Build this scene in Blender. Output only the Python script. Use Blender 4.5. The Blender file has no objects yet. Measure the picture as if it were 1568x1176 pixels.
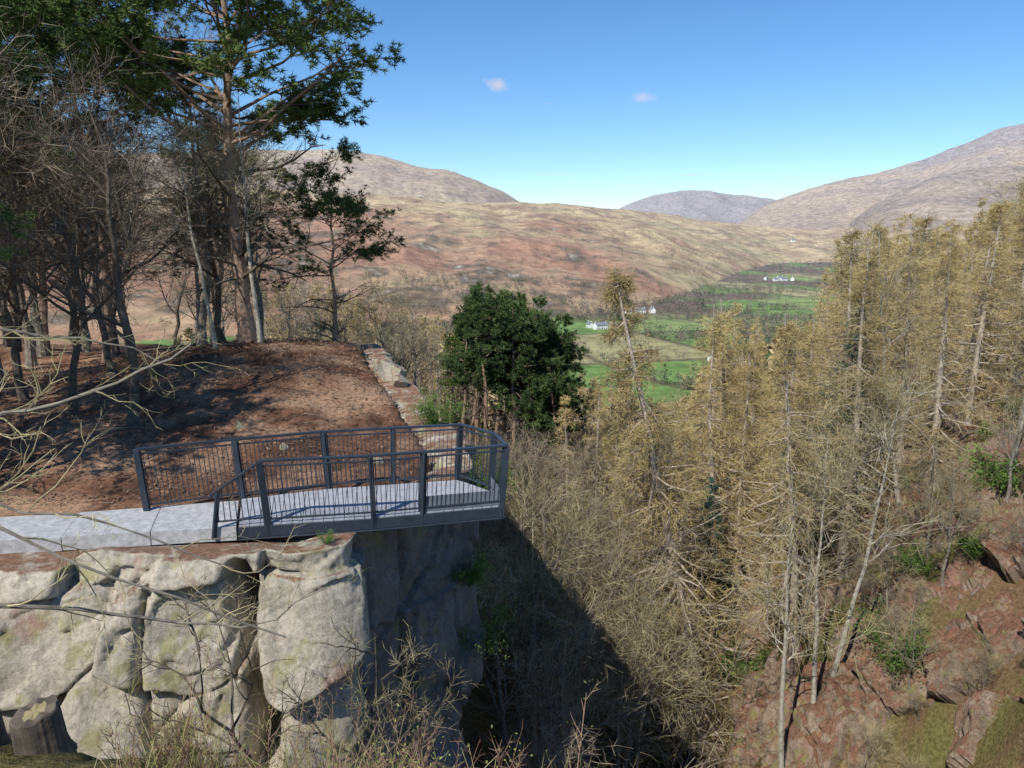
import bpy, math, numpy as np
from mathutils import Vector
rng=np.random.default_rng(11)
sc=bpy.context.scene
# ------------------------------------------------------------------ noise
TAB=np.random.default_rng(3).random((256,256))
def vn(x,y,o=0):
    x=np.asarray(x,float)+o*17.3; y=np.asarray(y,float)+o*9.7
    xi=np.floor(x).astype(int); yi=np.floor(y).astype(int)
    fx=x-xi; fy=y-yi; fx=fx*fx*(3-2*fx); fy=fy*fy*(3-2*fy)
    a=TAB[xi&255,yi&255]; b=TAB[(xi+1)&255,yi&255]; c=TAB[xi&255,(yi+1)&255]; d=TAB[(xi+1)&255,(yi+1)&255]
    return (a*(1-fx)+b*fx)*(1-fy)+(c*(1-fx)+d*fx)*fy
def fbm(x,y,n=4,o=0):
    s=0;a=.5;t=0
    for i in range(n):
        s=s+a*vn(x*2**i,y*2**i,o+i*3); t+=a; a*=.5
    return s/t-.5
def sstep(a,b,x):
    u=np.clip((x-a)/(b-a),0,1); return u*u*(3-2*u)
def sint(x,xs,ys,w=.02):
    g=np.arange(-1.5,1.5,.005); v=np.interp(g,xs,ys); k=np.exp(-(np.arange(-3*w,3*w+.001,.005)/w)**2); k/=k.sum()
    n=len(k)//2; v=np.convolve(np.pad(v,n,mode='edge'),k,'valid')[:len(g)]
    return np.interp(x,g,v)
def sdpoly(X,Y,poly):
    X=np.asarray(X,float);Y=np.asarray(Y,float)
    d=np.full(X.shape,1e18); ins=np.zeros(X.shape,bool); n=len(poly)
    for i in range(n):
        x1,y1=poly[i]; x2,y2=poly[(i+1)%n]
        ex,ey=x2-x1,y2-y1
        u=np.clip(((X-x1)*ex+(Y-y1)*ey)/(ex*ex+ey*ey),0,1)
        d=np.minimum(d,(X-x1-u*ex)**2+(Y-y1-u*ey)**2)
        if ey!=0:
            c=((y1>Y)!=(y2>Y))&(X<(Y-y1)/ey*ex+x1); ins^=c
    d=np.sqrt(d); return np.where(ins,-d,d)
# ------------------------------------------------------------------ terrain
W=[(-30,10.7),(-12,11.8),(-8,12.1),(-5.2,12.4),(-3.5,12.5),(-2.95,12.9),(-2.8,14.2),(-1.75,15.9),(-0.8,17.4),(-1.3,19),(-2.0,21),(-4.2,27),(-6,34),(-10,44),(-22,60),(-60,90),(-150,130)]
PLAT=W+[(-500,130),(-500,10.5)]
LEDGE=[(-30,-14),(6,-14),(1.2,1.0),(0.35,3.0),(-1.3,3.5),(-3.2,4.3),(-5,3.9),(-30,3.5)]
def zplat(X,Y):
    b=np.interp(Y,[10,15,20,34,45,60,130],[-5.4,-5.33,-5.1,-5.0,-6,-9,-22])
    return b+1.5*np.exp(-((X+9)/5.5)**2-((Y-27)/7)**2)+.35*fbm(X*.5,Y*.5,4,1)*sstep(14.5,17,Y)+.22*fbm(X*2.2,Y*2.2,3,9)*sstep(16,18,Y)
def far(X,Y):
    t=X/np.maximum(Y,1.)
    z=np.interp(Y,[0,1000,1800,3000,5000,20000],[-100,-100,-90,-50,-20,0])+0*X
    zone=np.zeros(X.shape,int)
    def layer(k,foot,ridge,s,pw,z,zone,rough):
        F=sint(t,*foot,w=.05); Rr=sint(t,*ridge,w=.08); S=sint(t,*s)
        u=(Y-F)/(Rr-F); uc=np.clip(u,0,1)
        Hr=S*Rr; base=np.interp(F,[0,1000,1800,3000,5000],[-100,-100,-90,-50,-20])
        hh=base+(Hr-base)*uc**pw-np.maximum(Y-Rr,0)*.12
        gul=-np.abs(fbm(X/(rough*7)+3,Y/(rough*14),5,k+40))*rough*2.2*np.clip(uc*(1.15-uc)*4,0,1)
        hh=hh+rough*fbm(X/(rough*9),Y/(rough*9),6,k)*np.clip(u*2,0,1)*np.clip(1.3-uc,0.2,1)+gul
        hh=np.where(u<=0,-1e3,hh)
        m=hh>z
        return np.where(m,hh,z),np.where(m,k,zone)
    z,zone=layer(1,([-.7,-.28,.04,.18,.264,.33,.42,.65],[700,850,1000,1150,1650,2600,2500,1800]),
        ([-.7,.0,.25,.65],[2500,2600,3600,3600]),
        ([-.7,-.3,-.15,-.07,.06,.18,.31,.405,.52,.65],[.075,.068,.058,.050,.049,.037,.021,.016,.027,.04]),.86,z,zone,30)
    z,zone=layer(2,([-1,1],[2700,2700]),([-1,1],[4600,4600]),
        ([-.8,-.45,-.28,-.2,-.153,-.07,-.02,.013,.06,.1],[.10,.112,.117,.113,.104,.088,.070,.052,.02,-.05]),1.0,z,zone,50)
    z,zone=layer(4,([-1,1],[3000,3000]),([-1,1],[5600,5600]),
        ([.26,.315,.39,.424,.46,.52,.58,.62,.655,.75,.9],[.0,.046,.072,.082,.085,.105,.130,.146,.150,.155,.13]),1.15,z,zone,70)
    z,zone=layer(5,([-1,1],[2600,2600]),([-1,1],[4000,4000]),
        ([.38,.45,.51,.54,.65,.8],[-.02,.045,.073,.088,.095,.1]),1.1,z,zone,60)
    z,zone=layer(3,([-1,1],[6500,6500]),([-1,1],[9500,9500]),
        ([.08,.13,.175,.222,.268,.32,.36,.42],[.0,.041,.058,.0675,.062,.057,.045,.0]),1.1,z,zone,60)
    return z,zone
def gorge(X,Y):
    Xp=(X-np.interp(Y,[0,20,60,200],[-1.5,0,2,8]))/(1+np.maximum(Y-35,0)/50.)
    Xn=Xp+3.2*fbm(X*.22,Y*.22,3,5)*np.clip(1.5-Y/100,.2,1)
    z=np.interp(Xn,[-60,-14,-6,-2,1,3,6,8,10,12,15,20,30,60,150],[-14,-12,-12,-16,-21.5,-25,-26.5,-23.5,-19.,-15.5,-12,-8,-5,-2,5])
    D=np.interp(Y,[0,45,250,450],[0,1,43,68])
    t=X/np.maximum(Y,1)
    D=D*np.interp(t,[.38,.6],[1,.55])
    r=np.clip(1-Y/120,0,1)
    return z-D+1.8*fbm(X*.35,Y*.35,5,6)*r
def terrain(X,Y,full=False):
    X=np.asarray(X,float);Y=np.asarray(Y,float)
    zf,zone=far(X,Y)
    g=gorge(X,Y)
    sd=sdpoly(X,Y,PLAT)
    gr=np.interp(Y,[30,45,90],[0,8,40])
    w=1-sstep(0,1,(sd+.95)/(.55+gr))
    z=g*(1-w)+zplat(X,Y)*w
    sl=sdpoly(X,Y,LEDGE)
    wl=1-sstep(-.1,1.6,sl)
    zl=-1.65-.31*np.maximum(Y,0)+.25*fbm(X*1.3,Y*1.3,3,2)
    z=z*(1-wl)+zl*wl
    b=sstep(330,620,Y)
    out=z*(1-b)+zf*b
    return (out,zone,w,b,wl) if full else out
def gz(x,y): return float(terrain(np.array([x]),np.array([y]))[0])
# ------------------------------------------------------------------ materials
def newmat(name):
    m=bpy.data.materials.new(name); m.use_nodes=True
    nt=m.node_tree; b=nt.nodes['Principled BSDF']; b.inputs['Roughness'].default_value=.85
    b.inputs['Specular IOR Level'].default_value=.2
    return m,nt,b
def ramp(nt,stops):
    r=nt.nodes.new('ShaderNodeValToRGB'); e=r.color_ramp.elements
    while len(e)<len(stops): e.new(.5)
    for i,(p,c) in enumerate(stops):
        e[i].position=p; e[i].color=(*c,1)
    return r
def noise(nt,scale,detail=4,coord='Object',rough=.6,vec=None):
    n=nt.nodes.new('ShaderNodeTexNoise'); n.inputs['Scale'].default_value=scale; n.inputs['Detail'].default_value=detail
    n.inputs['Roughness'].default_value=rough
    if vec is None:
        tc=nt.nodes.new('ShaderNodeTexCoord'); vec=tc.outputs[coord]
    nt.links.new(vec,n.inputs['Vector']); return n
def mix(nt,f,a,b,mode='MIX'):
    m=nt.nodes.new('ShaderNodeMix'); m.data_type='RGBA'; m.blend_type=mode
    for s,v in ((m.inputs[0],f),(m.inputs[6],a),(m.inputs[7],b)):
        if isinstance(v,(int,float)): s.default_value=v
        elif isinstance(v,tuple): s.default_value=(*v,1)
        else: nt.links.new(v,s)
    return m.outputs[2]
def bump(nt,b,h,strength=.5,dist=.05):
    n=nt.nodes.new('ShaderNodeBump'); n.inputs['Strength'].default_value=strength; n.inputs['Distance'].default_value=dist
    nt.links.new(h,n.inputs['Height']); nt.links.new(n.outputs[0],b.inputs['Normal'])
def veg(name,c1,c2,scale=.8,rough=.85,var=.35,spec=.0,trans=0):
    m=bpy.data.materials.new(name); m.use_nodes=True; nt=m.node_tree; nt.nodes.remove(nt.nodes['Principled BSDF'])
    b=nt.nodes.new('ShaderNodeBsdfDiffuse'); nt.links.new(b.outputs[0],nt.nodes['Material Output'].inputs[0])
    n=noise(nt,scale,1); r=ramp(nt,[(.35,c1),(.65,c2)]); nt.links.new(n.outputs['Fac'],r.inputs[0])
    oi=nt.nodes.new('ShaderNodeObjectInfo')
    mr=nt.nodes.new('ShaderNodeMapRange'); mr.inputs[3].default_value=1-var; mr.inputs[4].default_value=1+var
    nt.links.new(oi.outputs['Random'],mr.inputs[0])
    hs=nt.nodes.new('ShaderNodeHueSaturation'); nt.links.new(mr.outputs[0],hs.inputs['Value']); nt.links.new(r.outputs[0],hs.inputs['Color'])
    nt.links.new(hs.outputs[0],b.inputs['Color'])
    return m
def bark(name,c1,c2,c3=None,scale=6):
    m,nt,b=newmat(name)
    n=noise(nt,scale,4); st=[(.3,c1),(.6,c2)]
    if c3: st.append((.75,c3))
    r=ramp(nt,st); nt.links.new(n.outputs['Fac'],r.inputs[0]); nt.links.new(r.outputs[0],b.inputs['Base Color'])
    bump(nt,b,n.outputs['Fac'],.6,.03); return m
M={}
M['bark_grey']=bark('grey_bark',(.10,.085,.065),(.26,.23,.18),(.22,.24,.11))
M['bark_dark']=bark('dark_bark',(.05,.04,.03),(.14,.115,.09),(.13,.14,.06))
M['bark_larch']=bark('larch_bark',(.22,.185,.14),(.46,.40,.32))
M['bark_pine']=bark('pine_bark',(.15,.10,.075),(.34,.235,.165),(.30,.25,.20))
M['bark_pale']=bark('pale_bark',(.20,.18,.14),(.46,.42,.34),(.30,.32,.16))
M['twig_larch']=veg('larch_twigs',(.32,.225,.12),(.47,.355,.205),.35,var=.25)
M['bud_larch']=veg('larch_buds',(.36,.27,.115),(.52,.43,.20),.3,var=.25)
M['twig_grey']=veg('grey_twigs',(.18,.145,.105),(.35,.295,.215),.3,var=.3)
M['twig_dark']=veg('dark_twigs',(.09,.07,.055),(.22,.18,.135),.3,var=.25)
M['twig_mossy']=veg('mossy_twigs',(.22,.19,.10),(.40,.345,.20),.6,var=.25)
M['needle']=veg('pine_needles',(.055,.095,.03),(.175,.225,.07),.6,var=.15)
M['needle_dark']=veg('dark_pine_needles',(.035,.065,.027),(.12,.175,.06),.5,var=.3)
M['needle_blue']=veg('spruce_needles',(.04,.085,.06),(.10,.165,.12),.5,var=.2)
M['leaf']=veg('green_leaves',(.05,.11,.02),(.16,.25,.06),1.2,var=.2)
M['grass']=veg('dry_grass',(.22,.19,.08),(.44,.38,.20),1.5)
M['grass_green']=veg('green_grass',(.12,.13,.035),(.26,.28,.09),1.5)
M['stem']=veg('red_stems',(.17,.10,.065),(.33,.22,.15),2)
def attr_mat(name):
    m,nt,b=newmat(name)
    a=nt.nodes.new('ShaderNodeAttribute'); a.attribute_name='Col'
    return m,nt,b,a
# ------------------------------------------------------------------ mesh builder
def norm(v): return v/np.maximum(np.linalg.norm(v,axis=-1,keepdims=True),1e-9)
class MB:
    def __init__(s): s.v=[];s.q=[];s.t=[];s.n=0;s.qm=[];s.tm=[];s.c=[]
    def add(s,v,q=None,t=None,m=0,col=None):
        v=np.asarray(v,float).reshape(-1,3)
        s.v.append(v)
        if q is not None and len(q): q=np.asarray(q).reshape(-1,4); s.q.append(q+s.n); s.qm.append(np.full(len(q),m) if np.isscalar(m) else np.asarray(m))
        if t is not None and len(t): t=np.asarray(t).reshape(-1,3); s.t.append(t+s.n); s.tm.append(np.full(len(t),m))
        if col is not None: s.c.append(np.broadcast_to(col,(len(v),3)) if np.ndim(col)==1 else col)
        s.n+=len(v)
    def tubes(s,P,R,sides=5,m=0,r=rng):
        mm,k,_=P.shape
        T=norm(np.gradient(P,axis=1)); ref=norm(r.normal(size=(mm,1,3))) if sides<5 else np.broadcast_to(np.array([.93,.36,.05]),(mm,1,3))
        U=norm(np.cross(T,ref)); V=np.cross(T,U)
        a=np.arange(sides)*2*np.pi/sides
        v=P[:,:,None]+R[:,:,None,None]*(np.cos(a)[None,None,:,None]*U[:,:,None]+np.sin(a)[None,None,:,None]*V[:,:,None])
        idx=np.arange(mm*k*sides).reshape(mm,k,sides)
        if sides==2: q=np.stack([idx[:,:-1,0],idx[:,:-1,1],idx[:,1:,1],idx[:,1:,0]],-1)
        else:
            j=np.roll(idx,-1,axis=2); q=np.stack([idx[:,:-1],j[:,:-1],j[:,1:],idx[:,1:]],-1)
        s.add(v,q=q,m=m)
    def tri(s,A,B,w,m=0,r=rng):
        d=B-A; p=norm(np.cross(d,r.normal(size=A.shape)))*np.asarray(w).reshape(-1,1)
        v=np.stack([A-p,A+p,B],1); n=len(A); s.add(v,t=np.arange(n*3).reshape(n,3),m=m)
    def leaf(s,C,size,m=0,r=rng,flat=0):
        n=len(C); a=norm(r.normal(size=(n,3))*np.array([1,1,1-flat])); b=norm(np.cross(a,r.normal(size=(n,3))))
        sz=size*r.uniform(.6,1.3,(n,1))
        v=np.stack([C-a*sz,C+b*sz*.5,C+a*sz,C-b*sz*.5],1); s.add(v,q=np.arange(n*4).reshape(n,4),m=m)
    def box(s,a,b,w,h,up=(0,0,1),m=0):
        a=np.array(a,float);b=np.array(b,float);d=norm(b-a);u=np.array(up,float)
        sd=norm(np.cross(d,u)); uu=np.cross(sd,d)
        v=[]
        for p in (a,b):
            for sx,sy in((-1,-1),(1,-1),(1,1),(-1,1)): v.append(p+sd*sx*w/2+uu*sy*h/2)
        s.add(v,q=[(0,1,2,3),(7,6,5,4),(0,4,5,1),(1,5,6,2),(2,6,7,3),(3,7,4,0)],m=m)
    def mesh(s,name,mats,smooth=False):
        me=bpy.data.meshes.new(name); v=np.concatenate(s.v)
        q=np.concatenate(s.q) if s.q else np.zeros((0,4),int); t=np.concatenate(s.t) if s.t else np.zeros((0,3),int)
        mi=np.concatenate(s.qm+s.tm)
        loops=np.concatenate([q.ravel(),t.ravel()]); nf=len(q)+len(t)
        ls=np.concatenate([np.arange(len(q))*4,len(q)*4+np.arange(len(t))*3])
        me.vertices.add(len(v)); me.vertices.foreach_set('co',v.astype(np.float32).ravel())
        me.loops.add(len(loops)); me.loops.foreach_set('vertex_index',loops.astype(np.int32))
        me.polygons.add(nf); me.polygons.foreach_set('loop_start',ls.astype(np.int32))
        me.polygons.foreach_set('material_index',mi.astype(np.int32))
        me.polygons.foreach_set('use_smooth',np.full(nf,smooth))
        for m in mats: me.materials.append(m)
        if s.c:
            c=np.concatenate(s.c); ca=me.color_attributes.new('Col','FLOAT_COLOR','POINT')
            ca.data.foreach_set('color',np.concatenate([c,np.ones((len(c),1))],1).astype(np.float32).ravel())
        me.update(calc_edges=True); return me
def obj(name,me,loc=(0,0,0),rot=(0,0,0),scale=1,parent=None):
    o=bpy.data.objects.new(name,me); sc.collection.objects.link(o); o.location=loc; o.rotation_euler=rot
    o.scale=(scale,)*3 if np.isscalar(scale) else scale
    if parent: o.parent=parent
    return o
# ------------------------------------------------------------------ terrain sheet
def woodmask(X,Y): return fbm(X/260,Y/260,3,21)-.0
def build_terrain():
    nc,nr=900,800
    t=np.linspace(-1.05,1.05,nc); k=np.linspace(0,math.log(14000/12.),nr)
    Yr=-22+12*np.exp(k); 
    Y=np.repeat(Yr[:,None],nc,1); X=t[None]*(Y+34)
    Z,zone,w,b,wl=terrain(X,Y,True)
    idx=np.arange(nc*nr).reshape(nr,nc)
    q=np.stack([idx[:-1,:-1],idx[:-1,1:],idx[1:,1:],idx[1:,:-1]],-1)
    def C(*c): return np.array(c)
    n1=fbm(X*.9,Y*.9,4,11); n2=fbm(X*.15,Y*.15,4,12); n3=fbm(X*4,Y*4,2,13)
    def L(a,c,f): return a+(c-a)*np.clip(f,0,1)[...,None]
    col=np.ones(X.shape+(3,))*C(.265,.145,.095)
    col=L(col,C(.44,.30,.205),n1*3+.3); col=L(col,C(.10,.062,.043),n3*2.6+n1*-2.5)
    g=np.ones(X.shape+(3,))*C(.20,.135,.08); g=L(g,C(.17,.17,.065),n1*4+.25)
    g=L(g,C(.28,.17,.11),n2*4)
    col=L(g,col,w)
    col=L(col,C(.13,.13,.05),wl*.8)
    tt=X/np.maximum(Y,1)
    f=np.ones(X.shape+(3,))
    fx=(X*.93+Y*.25)/115; fy=(-X*.25+Y*.93)/190
    cid=TAB[np.floor(fx).astype(int)&255,np.floor(fy).astype(int)&255]
    fl=np.where(cid[...,None]<.6,C(.17,.285,.085),np.where(cid[...,None]<.85,C(.25,.33,.12),C(.34,.33,.17)))
    fl=fl*(1+.5*fbm(X/40,Y/40,4,71))[...,None]
    ed=np.minimum(np.abs(fx-np.round(fx))*115,np.abs(fy-np.round(fy))*190)
    fl=L(fl,C(.13,.12,.07),1.2-ed/5)
    wood=sstep(.0,.06,woodmask(X,Y))*sstep(950,1150,Y)
    fl=L(fl,C(.17,.14,.105),wood)
    fl=L(fl,C(.38,.31,.18),sstep(2500,3000,Y))
    f=f*0+fl
    m1=fbm(X/240,Y/240,5,22); m2=fbm(X/60,Y/60,5,23); m3=fbm(X/18,Y/30,4,24)
    br=np.ones(X.shape+(3,))*C(.37,.215,.14); br=L(br,C(.43,.31,.20),m1*4+.35); br=L(br,C(.15,.12,.08),m2*5-.15+m3*2); br=L(br,C(.28,.255,.14),(m1-m2)*3-.6); br=L(br,C(.42,.38,.33),m3*4+m2*3-1.1)
    straw=np.ones(X.shape+(3,))*C(.53,.43,.25); straw=L(straw,C(.35,.245,.155),m2*5+.25); straw=L(straw,C(.30,.28,.16),m1*4-.4)
    up=sstep(1800,2200,Y+m1*900)
    l1=L(br,straw,np.maximum(up,sstep(.17,.27,tt+m1*.25)))
    sh=lambda a,c:L(L(np.ones(X.shape+(3,))*C(*a),C(*c),m1*5+.35),C(.21,.18,.15),m2*3-.25+m3)
    l2=sh((.46,.375,.25),(.37,.29,.215)); l3=sh((.31,.28,.25),(.36,.31,.27)); l4=sh((.48,.38,.26),(.39,.305,.225)); l5=sh((.38,.31,.23),(.29,.235,.19))
    l4=L(l4,C(.32,.285,.265),sstep(350,600,Z+m1*400))
    for kk,cc in ((1,l1),(2,l2),(3,l3),(4,l4),(5,l5)): f=np.where((zone==kk)[...,None],cc,f)
    near=np.maximum(sstep(420,560,Y),sstep(270,330,Y)*sstep(0,.05,tt)*sstep(.34,.28,tt)); col=L(col,f,near)
    hz=1-np.exp(-np.maximum(Y-300,0)/13000.); col=L(col,C(.43,.47,.56),hz)  # aerial haze painted into the vertex colours, stronger with distance
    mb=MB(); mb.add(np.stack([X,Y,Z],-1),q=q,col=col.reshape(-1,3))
    m,nt,bs,a=attr_mat('ground')
    tc=nt.nodes.new('ShaderNodeTexCoord')
    nA=noise(nt,9,5,vec=tc.outputs['Object'],rough=.7); nB=noise(nt,.03,6,vec=tc.outputs['Object'],rough=.8)
    ra=ramp(nt,[(.3,(.45,.42,.40)),(.7,(1.4,1.36,1.3))]); rb=ramp(nt,[(.35,(.60,.60,.62)),(.65,(1.38,1.35,1.3))])
    nt.links.new(nA.outputs['Fac'],ra.inputs[0]); nt.links.new(nB.outputs['Fac'],rb.inputs[0])
    c=mix(nt,1.,a.outputs['Color'],ra.outputs[0],'MULTIPLY'); c=mix(nt,1.,c,rb.outputs[0],'MULTIPLY')
    nt.links.new(c,bs.inputs['Base Color']); bs.inputs['Roughness'].default_value=.95; bs.inputs['Specular IOR Level'].default_value=.05
    bump(nt,bs,nA.outputs['Fac'],.9,.08)
    return obj('ground',mb.mesh('ground',[m],True))
build_terrain()
# ------------------------------------------------------------------ rock material
def rockmat(name,light,mid,dark,moss=.5,pink=True,litter=(.78,.92),lc=((.13,.075,.05),(.33,.19,.12)),bs=(.8,.06)):
    m,nt,b=newmat(name)
    tc=nt.nodes.new('ShaderNodeTexCoord'); V=tc.outputs['Object']
    n1=noise(nt,.9,6,vec=V,rough=.65); r=ramp(nt,[(.30,dark),(.44,mid),(.60,light)]); nt.links.new(n1.outputs['Fac'],r.inputs[0])
    c=r.outputs[0]
    n2=noise(nt,11,8,vec=V,rough=.78); r2=ramp(nt,[(.32,(.50,.48,.46)),(.5,(.95,.94,.93)),(.65,(1.15,1.14,1.12))]); nt.links.new(n2.outputs['Fac'],r2.inputs[0])
    c=mix(nt,1.,c,r2.outputs[0],'MULTIPLY')
    mp=nt.nodes.new('ShaderNodeMapping'); mp.inputs['Scale'].default_value=(3,3,.35); nt.links.new(V,mp.inputs[0])
    n5=noise(nt,1.2,5,vec=mp.outputs[0],rough=.7); r5=ramp(nt,[(.50,(0,0,0)),(.66,(1,1,1))]); nt.links.new(n5.outputs['Fac'],r5.inputs[0])
    mm=nt.nodes.new('ShaderNodeMath'); mm.operation='MULTIPLY'; mm.inputs[1].default_value=.6; nt.links.new(r5.outputs[0],mm.inputs[0])
    c=mix(nt,mm.outputs[0],c,(.14,.13,.105))
    n3=noise(nt,1.7,5,vec=V); r3=ramp(nt,[(.54,(0,0,0)),(.64,(1,1,1))]); nt.links.new(n3.outputs['Fac'],r3.inputs[0])
    m3=nt.nodes.new('ShaderNodeMath'); m3.operation='MULTIPLY'; m3.inputs[1].default_value=moss; nt.links.new(r3.outputs[0],m3.inputs[0])
    c=mix(nt,m3.outputs[0],c,(.28,.27,.08))
    if pink:
        n4=noise(nt,.7,4,vec=V); r4=ramp(nt,[(.60,(0,0,0)),(.70,(.7,.7,.7))]); nt.links.new(n4.outputs['Fac'],r4.inputs[0])
        c=mix(nt,r4.outputs[0],c,(.38,.18,.14))
    if litter:
        ge=nt.nodes.new('ShaderNodeNewGeometry'); sx=nt.nodes.new('ShaderNodeSeparateXYZ'); nt.links.new(ge.outputs['Normal'],sx.inputs[0])
        nl=noise(nt,2.5,5,vec=V,rough=.7); ad=nt.nodes.new('ShaderNodeMath'); ad.operation='MULTIPLY_ADD'; nt.links.new(nl.outputs['Fac'],ad.inputs[0]); ad.inputs[1].default_value=.9; ad.inputs[2].default_value=-.45
        a2=nt.nodes.new('ShaderNodeMath'); a2.operation='ADD'; nt.links.new(ad.outputs[0],a2.inputs[0]); nt.links.new(sx.outputs['Z'],a2.inputs[1])
        mr=nt.nodes.new('ShaderNodeMapRange'); mr.inputs[1].default_value=litter[0]; mr.inputs[2].default_value=litter[1]; nt.links.new(a2.outputs[0],mr.inputs[0])
        r6=ramp(nt,[(.35,lc[0]),(.65,lc[1])]); nt.links.new(n2.outputs['Fac'],r6.inputs[0])
        c=mix(nt,mr.outputs[0],c,r6.outputs[0])
    nt.links.new(c,b.inputs['Base Color'])
    bump(nt,b,n2.outputs['Fac'],*bs); return m
M['rock']=rockmat('quarry_rock',(.56,.51,.41),(.45,.41,.33),(.24,.22,.18),.6,litter=(.86,1.0))
M['rock_shaded']=rockmat('shaded_quarry_rock',(.23,.225,.215),(.17,.165,.16),(.085,.083,.08),.35,pink=False,litter=(.80,1.0))  # darker grey rock; shade of the recess under the platform is put into its colour
M['rock_red']=rockmat('bank_rock',(.44,.34,.26),(.34,.25,.175),(.16,.12,.085),.7,litter=(.46,.70),lc=((.11,.065,.04),(.38,.20,.125)),bs=(1.,.12))
def blur(a,n=1):
    for _ in range(n):
        p=np.pad(a,1,mode='edge'); a=(p[:-2,1:-1]+p[2:,1:-1]+p[1:-1,:-2]+p[1:-1,2:]+4*p[1:-1,1:-1])/8
    return a
def blockfield(S,Dp,L0,D0,cs,cd,off,tilt,seed,crack,cdep,warp=.14,sq=.25):
    r=np.random.default_rng(seed)
    gs=np.arange(-1,L0/cs+3); gd=np.arange(-1,D0/cd+3)
    ss=(gs[:,None]+r.uniform(-.42,.42,(len(gs),len(gd)))+(np.arange(len(gd))%2)[None]*.5)*cs
    ds=(gd[None]+r.uniform(-.42,.42,(len(gs),len(gd))))*cd
    o=r.uniform(-1,1,ss.shape)*off; ta=r.uniform(-1,1,ss.shape)*tilt; tb=r.uniform(-1,1,ss.shape)*tilt
    wS=S+warp*cs*fbm(S*1.1/cs,Dp*1.1/cs,3,seed); wD=Dp+warp*cd*fbm(S/cs+5,Dp/cs,3,seed+1)
    ci=np.floor(wS/cs).astype(int); cj=np.floor(wD/cd).astype(int)
    F1=np.full(S.shape,1e9);F2=F1.copy();val=np.zeros(S.shape)
    for a in range(-1,3):
        for b in range(-1,3):
            i=np.clip(ci+a+1,0,len(gs)-1); j=np.clip(cj+b+1,0,len(gd)-1)
            e=np.maximum(abs(wS-ss[i,j])/cs,abs(wD-ds[i,j])/cd)*sq+(1-sq)*np.hypot((wS-ss[i,j])/cs,(wD-ds[i,j])/cd)
            v=o[i,j]+ta[i,j]*(wS-ss[i,j])+tb[i,j]*(wD-ds[i,j])
            nw=e<F1
            F2=np.where(nw,F1,np.minimum(F2,e)); F1=np.where(nw,e,F1); val=np.where(nw,v,val)
    return val-cdep*np.exp(-((F2-F1)/crack)**2)
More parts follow.
